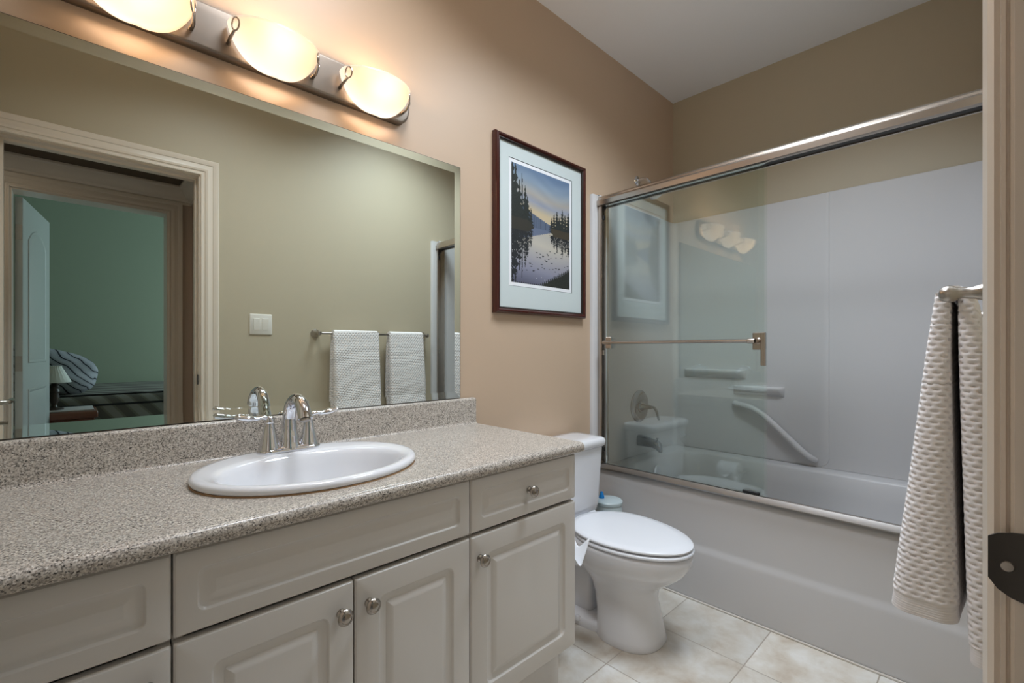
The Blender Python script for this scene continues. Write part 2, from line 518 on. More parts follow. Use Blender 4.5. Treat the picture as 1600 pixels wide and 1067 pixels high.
# ------------------------------------------------------------------ bedroom furniture seen through the mirror
bm = NB(); box(bm, (-.62, -5.55, .30), (2.1, -3.70, .735), .05, 4)
bed = thing('bed', 'bed with grey striped bedspread seen through the far doorway in the mirror', 'bed', (.7, -4.6, 0))
obj('bedspread', bm, M['bedspread'], bed)
bm = NB()
for zz in (.655, .50, .40):
    tube(bm, [(-.60, -3.699, zz), (2.08, -3.699, zz)], .008, 8)
tube(bm, [(-.58, -3.735, .737), (2.05, -3.735, .737)], .007, 8)
obj('piping', bm, M['bedline'], bed)
bm = NB(); box(bm, (-.60, -5.52, .10), (2.08, -3.73, .30), .01, 1); obj('bed_base', bm, M['bedspread'], bed)
for x in (-.5, 1.95):
    for y in (-5.4, -3.85):
        bm = NB(); box(bm, (x, y, 0), (x + .06, y + .06, .0995)); obj('leg', bm, M['darkwood'], bed)
bm = NB(); box(bm, (-.70, -5.56, 0), (-.63, -3.69, 1.05), .015, 2); obj('headboard', bm, M['darkwood'], bed)

# pillow leaning on the headboard
bm = NB()
N = 24
for sg in (1, -1):
    g = []
    for i in range(N + 1):
        row = []
        for j in range(N + 1):
            u, v = i / N * 2 - 1, j / N * 2 - 1
            e = (max(0, 1 - u ** 4) * max(0, 1 - v ** 4)) ** .5
            th = .105 * e * (1 + .10 * math.sin(5 * u + 2 * v) + .07 * math.sin(7 * v - 3 * u))
            a = u * .345 * (1 - .20 * v ** 4); b = v * .195 * (1 - .30 * u ** 4)
            row.append(Vector((a, sg * th, b)))
        g.append(row)
    vs = [[bm.verts.new(p) for p in r] for r in g]
    for i in range(N):
        for j in range(N): bm.faces.new((vs[i][j], vs[i + 1][j], vs[i + 1][j + 1], vs[i][j + 1]))
bmesh.ops.remove_doubles(bm, verts=bm.verts, dist=.0005)
bmesh.ops.transform(bm, matrix=Matrix.Translation((-.13, -4.02, .940)) @ Matrix.Rotation(R(13), 4, 'Y') @ Matrix.Rotation(R(24), 4, 'X'), verts=bm.verts)
tag(obj('pillow', bm, M['pillow'], loc=(-.17, -4.02, .74)), 'pillow with dark wavy stripes propped at the head of the bed', 'pillow')

ns = thing('nightstand', 'dark nightstand beside the bed with a grey cloth on top', 'nightstand', (-.03, -3.43, 0))
bm = NB(); box(bm, (-.235, -3.62, .60), (.185, -3.25, .655), .012, 3); obj('top', bm, M['nightwood'], ns)
bm = NB(); box(bm, (-.215, -3.60, .12), (.165, -3.27, .599), .004, 1); obj('body', bm, M['nightwood'], ns)
bm = NB(); box(bm, (-.20, -3.268, .40), (.15, -3.255, .58), .004, 1); dr = obj('drawer', bm, M['nightwood'], ns)
bm = NB(); lathe(bm, [(.006, 0), (.006, .012), (.014, .018), (.010, .026), (.0001, .028)], (-.025, -3.255, .49), 'Y', 16); obj('knob', bm, M['nickel'], dr)
for x in (-.205, .125):
    for y in (-3.59, -3.31):
        bm = NB(); box(bm, (x, y, 0), (x + .03, y + .03, .12), .003, 1); obj('leg', bm, M['nightwood'], ns)
bm = NB(); box(bm, (-.225, -3.61, .655), (.165, -3.30, .664), .004, 2); tag(obj('table_runner', bm, M['runner'], loc=(-.03, -3.43, .655)), 'grey cloth lying on the nightstand beside the bed', 'cloth')
tl = thing('table_lamp', 'small table lamp with pleated pale shade on the nightstand', 'lamp', (-.055, -3.44, .664))
bm = NB(); lathe(bm, [(.055, .664), (.055, .674), (.02, .684), (.014, .70), (.026, .73), (.030, .76), (.026, .785), (.032, .80), (.026, .82), (.030, .835), (.02, .855), (.010, .87), (.008, .99)], (-.055, -3.44, 0), 'Z', 20); obj('base', bm, M['darkwood'], tl)
bm = NB()
lo = []
for r, zz in ((.092, .868), (.093, .874), (.040, .985), (.041, .992)):
    lo.append([((r + .003 * (k % 2)) * math.cos(2 * PI * k / 48) - .055, (r + .003 * (k % 2)) * math.sin(2 * PI * k / 48) - 3.44, zz) for k in range(48)])
loft(bm, lo, caps=(False, True)); obj('lamp_shade', bm, M['lampshade_fab'], tl)

# ------------------------------------------------------------------ vanity
VF = -.520            # carcass front
CT, CB = .825, .794   # counter top / underside


def front(bm, x0, x1, z0, z1, kind):
    """thermofoil front with a routed panel; faces -y"""
    n = 5
    if kind == 'door':
        ins = [(0, 0, .0), (0, -.014, .003), (.003, -.0185, .004), (.007, -.020, .004), (.052, -.020, .018), (.0535, -.0188, .017), (.056, -.0150, .016), (.060, -.0135, .013), (.072, -.0138, .006), (.0735, -.0150, .0008), (.086, -.0192, .0006), (.088, -.0196, .0006)]
    else:
        d = 1.0
        ins = [(0, 0, .0), (0, -.014, .003), (.003, -.0185, .004), (.007, -.020, .004), (.032, -.020, .014), (.0335, -.0188, .013), (.0355, -.0155, .012), (.039, -.0142, .010), (.046, -.0145, .006), (.058, -.0188, .002), (.060, -.0191, .001)]
    loops = []
    for i, y, r in ins:
        loops.append([(p[0], VF + y - .0005, p[1]) for p in rrect(x0 + i, x1 - i, z0 + i, z1 - i, r, n)])
    loft(bm, loops)
    return bm


def knob(bm, x, z):
    lathe(bm, [(.0095, -.0), (.0095, -.003), (.006, -.006), (.0055, -.014), (.009, -.017), (.0155, -.0195), (.0165, -.0225), (.0145, -.026), (.011, -.028), (.0095, -.0272), (.006, -.0285), (.0001, -.029)], (x, VF - .0207, z), 'Y', 28)
    return bm

G = .0015
ZT, ZS1, ZS2, ZB = .790, .648, .642, .187


def cabinet(x0, x1, label, spec, ends):
    t = thing('vanity_cabinet', label, 'cabinet', ((x0 + x1) / 2, -.26, 0), 'white cabinets of the vanity')
    bm = NB(); zt = CB - .001
    box(bm, (x0 + .001, VF, .188), (x0 + .018, -.004, zt)); box(bm, (x1 - .018, VF, .188), (x1 - .001, -.004, zt)); box(bm, (x0 + .018, VF, .188), (x1 - .018, -.004, .206)); box(bm, (x0 + .018, -.012, .206), (x1 - .018, -.004, zt))
    box(bm, (x0 + .018, VF, zt - .020), (x1 - .018, VF + .018, zt))
    obj('body', bm, M['cabdark'], t, smooth=False)
    bm = NB(); box(bm, (x0 + .001, -.468, 0), (x1 - .001, -.452, .1875)); box(bm, (x0 + .001, -.452, 0), (x0 + .018, -.004, .1875)); box(bm, (x1 - .018, -.452, 0), (x1 - .001, -.004, .1875)); obj('toe_kick', bm, M['cab'], t, smooth=False)
    for kind, a, b, c, d, kn in spec:
        bm = front(NB(), a + G, b - G, c + G, d - G, 'door' if kind == 'door' else 'drawer')
        nm = {'door': 'door', 'drawer': 'drawer', 'panel': 'false_drawer_front'}[kind]
        o = obj(nm, bm, M['cab'], t, sharp=24)
        if kn: obj('knob', knob(NB(), *kn), M['nickel_knob'], o)['label'] = 'round satin nickel knob'
    return t

VX = [-.345, .126, .741, 1.166]
cabinet(VX[0], VX[1], 'white cabinet with one drawer and door, left of the sink cabinet', [('drawer', VX[0], VX[1], ZS1, ZT, (-.11, .719)), ('door', VX[0], VX[1], ZB, ZS2, (.094, .588))], 0)
cabinet(VX[1], VX[2], 'white two-door cabinet with wide blank front, under the sink', [('panel', VX[1], VX[2], ZS1, ZT, None), ('door', VX[1], .434, ZB, ZS2, (.404, .584)), ('door', .434, VX[2], ZB, ZS2, (.464, .584))], 0)
cabinet(VX[2], VX[3], 'white cabinet with one drawer and door, next to the toilet', [('drawer', VX[2], VX[3], ZS1, ZT, (.952, .719)), ('door', VX[2], VX[3], ZB, ZS2, (.770, .582))], 0)

# countertop with bullnose edge, backsplash and a hole for the basin
ct = thing('countertop', 'speckled grey-beige laminate countertop with backsplash along the wall', 'countertop', (.42, -.28, CB))
X0, X1 = -.365, 1.182
SX, SY, SA, SB = .446, -.288, .240, .200
bm = NB()
yf = -.515
nose = [(yf, CB), (yf, CT)]
bull = [(yf, CT), (-.546, CT), (-.553, CT - .0015), (-.5585, CT - .005), (-.561, CT - .0105), (-.5615, CT - .018), (-.560, CT - .026), (-.556, CB + .0015), (-.550, CB), (yf, CB)]
extrude_profile(bm, bull, 'X', X0, X1)
# slab with hole
def side_pts(n):
    out = []
    c = [(X1, -.022), (X0, -.022), (X0, yf), (X1, yf)]
    per = []
    for k in range(n):
        t = 2 * PI * k / n
        dx, dy = math.cos(t), math.sin(t)
        s = 1e9
        if dx > 1e-9: s = min(s, (X1 - SX) / dx)
        if dx < -1e-9: s = min(s, (X0 - SX) / dx)
        if dy > 1e-9: s = min(s, (-.022 - SY) / dy)
        if dy < -1e-9: s = min(s, (yf - SY) / dy)
        per.append([SX + dx * s, SY + dy * s])
    for cx, cy in c:
        k = min(range(n), key=lambda q: (per[q][0] - cx) ** 2 + (per[q][1] - cy) ** 2)
        per[k] = [cx, cy]
    return per
n = 160
per = side_pts(n)
hole = []
for k in range(n):
    t = math.atan2(per[k][1] - SY, per[k][0] - SX)
    r = 1 / math.sqrt((math.cos(t) / SA) ** 2 + (math.sin(t) / SB) ** 2)
    hole.append((SX + r * math.cos(t), SY + r * math.sin(t)))
loft(bm, [[(p[0], p[1], CB) for p in hole], [(p[0], p[1], CB) for p in per], [(p[0], p[1], CT) for p in per], [(p[0], p[1], CT) for p in hole]], wrap=True)
obj('worktop', bm, M['granite'], ct, sharp=40)
bm = NB()
bs = [(-.003, CB), (-.003, .926), (-.0155, .926), (-.0205, .9245), (-.0235, .921), (-.0245, .916), (-.0245, CT + .012), (-.026, CT + .006), (-.029, CT + .002), (-.034, CT + .0003), (-.034, CB + .005)]
extrude_profile(bm, bs, 'X', X0, X1 + .001)
obj('backsplash', bm, M['granite'], ct, sharp=40)
bm = NB()
loft(bm, [[(SX + (SA + .0172) * math.cos(2 * PI * k / 64), SY + (SB + .0172) * math.sin(2 * PI * k / 64), CT - .001) for k in range(64)], [(SX + (SA + .0160) * math.cos(2 * PI * k / 64), SY + (SB + .0160) * math.sin(2 * PI * k / 64), CT + .003) for k in range(64)],
          [(SX + (SA + .004) * math.cos(2 * PI * k / 64), SY + (SB + .004) * math.sin(2 * PI * k / 64), CT + .003) for k in range(64)]], caps=(False, False))
obj('sealant', bm, mat('aged sealant', (150, 118, 84), .6), ct)

# basin
sk = thing('sink', 'white oval drop-in sink in the speckled countertop', 'sink', (SX, SY, CT))
def ell(a, b, cy, z, n=72):
    return [(SX + a * math.cos(2 * PI * k / n), cy + b * math.sin(2 * PI * k / n), z) for k in range(n)]
bm = NB()
loft(bm, [ell(.252, .212, SY, CT + .002), ell(.2565, .2165, SY, CT + .0055), ell(.2575, .2175, SY, CT + .011), ell(.2555, .2155, SY, CT + .0165), ell(.250, .210, SY, CT + .020), ell(.240, .199, SY - .001, CT + .0205),
          ell(.226, .170, SY - .022, CT + .0185), ell(.218, .156, SY - .030, CT + .0165), ell(.212, .150, SY - .031, CT + .012), ell(.206, .145, SY - .031, CT + .002), ell(.198, .139, SY - .031, CT - .020),
          ell(.186, .130, SY - .031, CT - .055), ell(.165, .114, SY - .030, CT - .092), ell(.130, .090, SY - .028, CT - .120), ell(.085, .060, SY - .026, CT - .136), ell(.032, .030, SY - .025, CT - .143)], caps=(False, False))
bas = obj('basin', bm, M['porcelain'], sk, sharp=60)
bm = NB(); lathe(bm, [(.033, CT - .141), (.033, CT - .1385), (.027, CT - .1385), (.022, CT - .142), (.018, CT - .142), (.016, CT - .135), (.0001, CT - .134)], (SX, SY - .025, 0), 'Z', 28); obj('drain', bm, M['chrome'], sk)

# faucet
FX, FY, FZ = .445, -.118, CT + .0195
fa = thing('faucet', 'chrome two-lever faucet standing on the white sink rim', 'faucet', (FX, FY, FZ))
bm = NB()
def stad(hl, r, z, n=10):
    return [(FX + p[0], FY + p[1], z) for p in rrect(-hl - r, hl + r, -r, r, r, n)]
loft(bm, [stad(.051, .029, FZ - .0005), stad(.051, .030, FZ + .004), stad(.051, .028, FZ + .008), stad(.051, .022, FZ + .012), stad(.051, .018, FZ + .013)]); obj('base', bm, M['chrome'], fa, sharp=60)
for sg in (-1, 1):
    hxx = FX + sg * .051
    bm = NB()
    lathe(bm, [(.0275, FZ + .004), (.0270, FZ + .009), (.0245, FZ + .018), (.0205, FZ + .034), (.0165, FZ + .052), (.0135, FZ + .068), (.0122, FZ + .074), (.0122, FZ + .077)], (hxx, FY, 0), 'Z', 28)
    hb = obj('handle_body', bm, M['chrome'], fa, sharp=60)
    bm = NB()
    lathe(bm, [(.0126, FZ + .0775), (.0130, FZ + .080), (.0130, FZ + .089), (.0110, FZ + .094), (.006, FZ + .097), (.0001, FZ + .0975)], (hxx, FY, 0), 'Z', 24)
    pts = smooth_path([(hxx, FY, FZ + .089), (hxx + sg * .018, FY - .001, FZ + .0945), (hxx + sg * .036, FY - .003, FZ + .093), (hxx + sg * .056, FY - .005, FZ + .096), (hxx + sg * .076, FY - .006, FZ + .1005), (hxx + sg * .084, FY - .006, FZ + .102)], 5)
    rr = interp([.0090, .0095, .0125, .0165, .0140, .004], 5)
    tube(bm, pts, rr, 14, [(1.0, .7 if i < 6 else .55) for i in range(len(pts))])
    obj('lever', bm, M['chrome'], hb, sharp=60)
bm = NB()
pts = smooth_path([(FX, FY, FZ + .006), (FX, FY, FZ + .03), (FX, FY + .002, FZ + .06), (FX, FY + .001, FZ + .092), (FX, FY - .013, FZ + .122), (FX, FY - .043, FZ + .141), (FX, FY - .077, FZ + .138), (FX, FY - .104, FZ + .117), (FX, FY - .115, FZ + .096)], 6)
rr = interp([.0300, .0240, .0200, .0175, .0160, .0152, .0155, .0168, .0185], 6)
tube(bm, pts, rr, 24, None)
so = obj('spout', bm, M['chrome'], fa, sharp=60)
bm = NB(); tube(bm, [(FX, FY - .1150, FZ + .0955), (FX, FY - .1168, FZ + .091)], .0135, 20); obj('aerator', bm, M['nickel'], so)
bm = NB(); tube(bm, [(FX, FY + .022, FZ + .005), (FX, FY + .022, FZ + .050)], .0028, 10); lathe(bm, [(.003, FZ + .048), (.0055, FZ + .052), (.0058, FZ + .058), (.003, FZ + .063), (.0001, FZ + .0635)], (FX, FY + .022, 0), 'Z', 14); obj('lift_rod', bm, M['chrome'], fa)

# ------------------------------------------------------------------ mirror with bevelled border
MX0, MX1, MZ0, MZ1 = -.285, 1.1165, .928, 1.829
wm = thing('wall_mirror', 'wide frameless mirror with cut-glass border above the countertop', 'mirror', ((MX0 + MX1) / 2, 0, MZ0))
bm = NB()
bv, y0 = .027, -.0065
dv = -bv * math.tan(R(4.6))
yb = y0 + dv
def mr(i, y): return [(MX0 + i, y, MZ0 + i), (MX1 - i, y, MZ0 + i), (MX1 - i, y, MZ1 - i), (MX0 + i, y, MZ1 - i)]
inner = mr(bv, y0)
bm.faces.new([bm.verts.new(p) for p in inner])
obj('mirror_pane', bm, M['mirror'], wm, smooth=False)
bm = NB(); loft(bm, [mr(bv, y0), mr(.0012, yb)], caps=(False, False)); obj('bevelled_border', bm, M['mirror'], wm, smooth=False)
bm = NB(); loft(bm, [mr(.0012, yb), mr(0, yb + .0002)], caps=(False, False)); obj('edge', bm, M['dark'], wm, smooth=False)
bm = NB(); loft(bm, [mr(0, yb + .0002), mr(0, -.0006)], caps=(False, True)); obj('backing', bm, M['dark'], wm, smooth=False)

# ------------------------------------------------------------------ vanity light bar
BZ0, BZ1, BX_0, BX_1 = 1.905, 2.027, -.045, .880
vl = thing('vanity_light', 'brushed metal bar light with three frosted glass shades above the mirror', 'light', (.4175, 0, 1.966))
bm = NB()
bz = (BZ0 + BZ1) / 2; hh = (BZ1 - BZ0) / 2
def pill(ins, n=14):
    out = []
    ex = .040
    for k in range(n + 1):
        t = -PI / 2 + PI * k / n
        out.append((BX_1 - ex - ins * .3 + (ex - ins * .7) * math.cos(t), bz + (hh - ins) * math.sin(t)))
    for k in range(n + 1):
        t = PI / 2 + PI * k / n
        out.append((BX_0 + ex + ins * .3 + (ex - ins * .7) * math.cos(t), bz + (hh - ins) * math.sin(t)))
    return out
loft(bm, [[(p[0], y, p[1]) for p in pill(i)] for i, y in ((0, 0), (0, -.021), (.002, -.0245), (.006, -.026), (.008, -.0262))])
obj('backplate', bm, M['plate'], vl, sharp=30)
LX = [.123, .430, .737]
RZ = 1.990
for lx in LX:
    bm = NB()
    rings = []
    na, npz = 40, 14
    for j in range(npz + 1):
        ph = R(90) * j / npz            # 0 = rim, 90 = bottom
        row = []
        for i in range(na + 1):
            th = R(-14 + 208 * i / na)
            cr = math.cos(ph) ** .85
            flare = 1 + .05 * (1 - j / npz) ** 3
            x = lx + .113 * cr * flare * math.cos(th)
            y = -.052 - .078 * cr * flare * math.sin(th) + .012 * math.sin(ph) ** 2
            zz = RZ - .100 * math.sin(ph) ** 1.15
            row.append((x, min(y, -.031), zz))
        rings.append(row)
    loft(bm, rings, closed=False)
    bmesh.ops.remove_doubles(bm, verts=bm.verts, dist=.0004)
    sh = obj('lamp_shade', bm, M['shade'], vl, sharp=80)
    sh.modifiers.new('thick', 'SOLIDIFY').thickness = .003
    for sg in (-1, 1):
        bm = NB()
        cx = lx + sg * .103; cyy = -.082
        ring = []
        for k in range(21):
            t = 2 * PI * k / 20
            ring.append((cx + sg * .004 + sg * .006 * math.cos(t), cyy + .010 * math.cos(t), RZ - .020 + .017 * math.sin(t)))
        tube(bm, ring, .0021, 8)
        tube(bm, [(cx + sg * .006, cyy + .003, RZ - .036), (cx + sg * .010, -.050, RZ - .046), (cx + sg * .008, -.0255, RZ - .048)], [.0035, .0045, .006], 10)
        obj('shade_clip', bm, M['nickel_knob'], sh)
    bm = NB(); lathe(bm, [(.014, -.0258), (.016, -.034), (.013, -.042), (.0001, -.042)], (lx, 0, RZ - .005), 'Y', 18); obj('socket', bm, M['switch'], vl)
    pl = bpy.data.lights.new('bulb', 'POINT'); pl.energy = BULB_POWER; pl.color = BULB_COLOR; pl.shadow_soft_size = .024
    po = bpy.data.objects.new('bulb_light', pl); C.objects.link(po); po.parent = vl
    po.location = Vector((lx, -.070, RZ - .020)) - Vector(WL[vl.name])

# ------------------------------------------------------------------ framed print
FX0, FX1, FZ0, FZ1 = 1.290, 1.902, 1.272, 2.034
pic = thing('framed_picture', 'lake print in sage mat and dark mahogany frame beside the shower', 'picture', ((FX0 + FX1) / 2, 0, FZ0))
bm = NB()
prof = [(0, 0), (0, -.016), (.003, -.024), (.008, -.0285), (.014, -.0285), (.018, -.024), (.020, -.0215)]
def fr(i, y): return [(FX0 + i, y, FZ0 + i), (FX1 - i, y, FZ0 + i), (FX1 - i, y, FZ1 - i), (FX0 + i, y, FZ1 - i)]
loft(bm, [fr(i, y) for i, y in prof], caps=(False, False)); obj('frame', bm, M['wood'], pic, sharp=30)
bm = NB(); loft(bm, [fr(i, y) for i, y in ((.020, -.0215), (.023, -.022), (.025, -.019), (.027, -.0185), (.028, -.010))], caps=(False, False)); obj('inner_lip', bm, M['woodgold'], pic, sharp=30)
bm = NB(); loft(bm, [fr(0.001, -.0006), fr(.019, -.0006)], caps=(True, False)); obj('backing', bm, M['dark'], pic, smooth=False)
PX0, PX1, PZ0, PZ1 = 1.392, 1.787, 1.410, 1.930
def rc(d, y): return [(PX0 - d, y, PZ0 - d), (PX1 + d, y, PZ0 - d), (PX1 + d, y, PZ1 + d), (PX0 - d, y, PZ1 + d)]
bm = NB(); loft(bm, [fr(.022, -.0115), rc(.0170, -.0115)], caps=(False, False)); mb = obj('mat_board', bm, M['matboard'], pic, smooth=False)
bm = NB(); loft(bm, [rc(.0170, -.0115), rc(.0150, -.0095)], caps=(False, False)); obj('mat_edge', bm, M['matline'], mb, smooth=False)
bm = NB(); loft(bm, [rc(.0172, -.0094), rc(.0, -.0094)], caps=(False, False)); obj('print_margin', bm, M['paper'], pic, smooth=False)
# the print itself: a quiet lake between dark conifers, painted on a fine mesh
W_, H_ = 118, 156
rng = np.random.RandomState(5)
img = np.zeros((H_, W_, 3))
yy, xx = np.mgrid[0:H_, 0:W_]
vv = 1 - yy / (H_ - 1); uu = xx / (W_ - 1)          # vv: 0 top .. 1 bottom (row 0 is the bottom)
def lerp(stops, t):
    t = np.asarray(t); out = np.zeros(t.shape + (3,))
    xs = [s[0] for s in stops]
    for c in range(3): out[..., c] = np.interp(t, xs, [s[1][c] for s in stops])
    return out
HZ = .50
img[:] = lerp([(0, (112, 138, 172)), (.12, (150, 170, 190)), (.22, (186, 180, 172)), (.28, (160, 168, 186)), (.36, (214, 196, 162)), (.46, (222, 206, 172)), (.50, (206, 196, 176)), (.55, (196, 192, 184)), (.64, (210, 204, 190)), (.76, (182, 180, 184)), (.88, (150, 152, 172)), (1, (104, 106, 128))], vv + .02 * np.sin(uu * 5 + 1))
img += 3 * np.sin(vv * 60 + 4 * np.sin(uu * 6))[..., None] * (vv < .3)[..., None]
hill = .33 + .17 * np.clip((uu - .1) / .8, 0, 1)
mh = (vv > hill) & (vv < HZ)
img[mh] = (98, 112, 136)
img[mh & ((np.sin(uu * 160) + np.sin(uu * 71)) > .6)] = (80, 94, 116)
mr_ = (vv >= HZ) & (vv < 2 * HZ - hill - .04) ; img[mr_] = (110, 122, 148)
def tree(cx, top, half, base, col, mirror=False, lim=None):
    span = base - top
    t = (vv - top) / span
    if mirror: t = (2 * base - vv - top) / span * 1.0
    ok = (t > 0) & (t < 1)
    wdt = half * t * (.65 + .35 * np.sin(t * 46 + cx * 50)) + .004
    m_ = ok & (np.abs(uu - cx) < wdt)
    if mirror: m_ &= rng.rand(H_, W_) < .88
    img[m_] = np.array(col) + rng.randint(-9, 9, size=(m_.sum(), 1))
for cx, top, half in ((.01, -.05, .16), (.06, -.02, .13), (.125, .12, .09), (.165, .06, .022), (.215, .16, .10), (.25, .24, .09), (.31, .34, .05)):
    tree(cx, top, half, .52, (34, 42, 38)); tree(cx, top + .04, half * .9, .53, (30, 36, 40), True)
for cx, top, half in ((.67, .37, .06), (.715, .33, .07), (.765, .30, .08), (.81, .34, .08), (.865, .27, .09), (.92, .31, .09), (.98, .28, .10)):
    tree(cx, top, half, .51, (38, 46, 44)); tree(cx, top + .08, half * .8, .53, (30, 36, 40), True)
bl = (uu < .36 - .3 * np.abs(vv - .50) * 6) & (np.abs(vv - .50) < .05); img[bl] = (52, 50, 42)
bl = (uu > .66 + .25 * (vv - .49) * 3) & (vv > .47) & (vv < .54); img[bl] = (70, 62, 46)
gr = (vv > 1.02 - .33 * np.clip(uu - .45, 0, 1) - .03 * np.abs(np.sin(uu * 90))) ; img[gr] = np.array((40, 44, 38)) + rng.randint(-10, 10, size=(gr.sum(), 1))
for k in range(46):
    px, py = int(W_ * (.22 + .77 * rng.rand() ** .7)), int(H_ * (1 - (.68 + .22 * rng.rand())))
    for d in range(rng.randint(2, 5)):
        if 0 <= px + d < W_: img[py, px + d] = (66, 68, 74)
for k in range(4):
    img[int(H_ * (.03 + .05 * rng.rand())), int(W_ * (.3 + .3 * rng.rand()))] = (240, 240, 245)
img = np.clip(img, 0, 255) / 255
linimg = np.where(img <= .04045, img / 12.92, ((img + .055) / 1.055) ** 2.4) * .74
bm = NB()
vg = [[bm.verts.new((PX0 + (PX1 - PX0) * i / W_, -.0092, PZ0 + (PZ1 - PZ0) * j / H_)) for i in range(W_ + 1)] for j in range(H_ + 1)]
cl = bm.loops.layers.float_color.new('Paint')
for j in range(H_):
    for i in range(W_):
        f = bm.faces.new((vg[j][i], vg[j][i + 1], vg[j + 1][i + 1], vg[j + 1][i]))
        for lp in f.loops: lp[cl] = (*linimg[j, i], 1)
mp_ = mat('watercolour print', (255, 255, 255), .6)
at = mp_.node_tree.nodes.new('ShaderNodeVertexColor'); at.layer_name = 'Paint'
mp_.node_tree.links.new(at.outputs[0], mp_.node_tree.nodes['Principled BSDF'].inputs['Base Color'])
obj('print', bm, mp_, pic, smooth=False)['label'] = 'print of a still lake between dark conifers'

# ------------------------------------------------------------------ toilet
TX = 1.612
to = thing('toilet', 'white two-piece toilet with closed lid between vanity and tub', 'toilet', (TX, -.36, 0))
def egg(hw, yb, yf_, z, n=48, pw=2.0, sq=1.0):
    out = []
    cy = yb + (yf_ - yb) * .42
    for k in range(n):
        t = 2 * PI * k / n
        c, s = math.cos(t), math.sin(t)
        e = 2 / pw
        x = hw * math.copysign(abs(c) ** e, c)
        L_ = (cy - yf_) if s < 0 else (yb - cy)
        eb = e * (sq if s > 0 else 1)
        y = cy + L_ * math.copysign(abs(s) ** eb, s)
        out.append((TX + x, y, z))
    return out
bm = NB()
loft(bm, [egg(.126, -.34, -.592, .0005, pw=2.4), egg(.128, -.34, -.594, .010, pw=2.4), egg(.124, -.34, -.588, .03, pw=2.4), egg(.116, -.335, -.575, .10, pw=2.3), egg(.110, -.32, -.565, .16, pw=2.2), egg(.112, -.30, -.570, .200, pw=2.2),
          egg(.126, -.27, -.595, .228), egg(.150, -.24, -.638, .258), egg(.170, -.21, -.675, .29), egg(.181, -.205, -.698, .325), egg(.184, -.20, -.706, .355), egg(.181, -.20, -.702, .368), egg(.172, -.205, -.69, .372)])
# rear deck and trapway
box(bm, (TX - .125, -.30, .30), (TX + .125, -.03, .372), .018, 3)
loft(bm, [egg(.108, -.055, -.47, .0005, pw=2.6), egg(.110, -.055, -.47, .018, pw=2.6), egg(.096, -.065, -.46, .035, pw=2.6)])
for sg in (-1, 1):
    tr = smooth_path([(TX + sg * .035, -.50, .13), (TX + sg * .052, -.41, .20), (TX + sg * .056, -.31, .27), (TX + sg * .054, -.20, .25), (TX + sg * .050, -.15, .15), (TX + sg * .046, -.15, .03)], 6)
    tube(bm, tr, interp([.035, .050, .055, .055, .052, .055], 6), 16)
box(bm, (TX - .05, -.30, .02), (TX + .05, -.10, .30), .02, 2)
obj('bowl', bm, M['porcelain'], to, sharp=70)
for sg in (-1, 1):
    bm = NB(); lathe(bm, [(.013, .018), (.013, .026), (.008, .034), (.0001, .036)], (TX + sg * .104, -.28, 0), 'Z', 16); obj('bolt_cap', bm, M['porcelain'], to)
bm = NB()
loft(bm, [egg(.176, -.225, -.700, .3735), egg(.183, -.22, -.707, .376), egg(.184, -.22, -.708, .382), egg(.180, -.222, -.704, .3865), egg(.12, -.27, -.62, .3865)], caps=(True, True)); obj('seat', bm, M['plastic'], to, sharp=60)
bm = NB()
loft(bm, [egg(.172, -.222, -.695, .3915, sq=.9), egg(.180, -.215, -.704, .3935, sq=.9), egg(.181, -.214, -.705, .3985, sq=.9), egg(.177, -.216, -.700, .4025, sq=.9), egg(.150, -.24, -.65, .4055, sq=.9), egg(.06, -.33, -.52, .4065)]); obj('lid', bm, M['plastic'], to, sharp=60)
for sg in (-1, 1):
    bm = NB(); tube(bm, [(TX + sg * .105, -.212, .385), (TX + sg * .035, -.212, .385)], .011, 12); obj('seat_hinge', bm, M['plastic'], to)
def tankloop(hw, y0_, y1_, z, r=.035): return [(TX + p[0], p[1], z) for p in rrect(-hw, hw, y0_, y1_, r, 7)]
bm = NB(); loft(bm, [tankloop(.165, -.175, -.035, .3725), tankloop(.178, -.186, -.028, .381), tankloop(.186, -.190, -.025, .41), tankloop(.204, -.198, -.022, .664), tankloop(.204, -.198, -.022, .668)]); tk = obj('tank', bm, M['porcelain'], to, sharp=50)
bm = NB(); loft(bm, [tankloop(.206, -.200, -.018, .6695), tankloop(.214, -.208, -.012, .676), tankloop(.216, -.210, -.012, .694), tankloop(.212, -.206, -.014, .706), tankloop(.203, -.196, -.020, .7115), tankloop(.17, -.16, -.05, .713)]); obj('tank_lid', bm, M['porcelain'], to, sharp=50)
bm = NB(); lathe(bm, [(.014, 0), (.014, -.008), (.007, -.012), (.007, -.024)], (TX - .150, -.1975, .62), 'Y', 16); tube(bm, [(TX - .150, -.219, .62), (TX - .11, -.222, .616), (TX - .075, -.222, .611)], [.006, .0065, .008], 10); obj('flush_lever', bm, M['chrome'], tk)

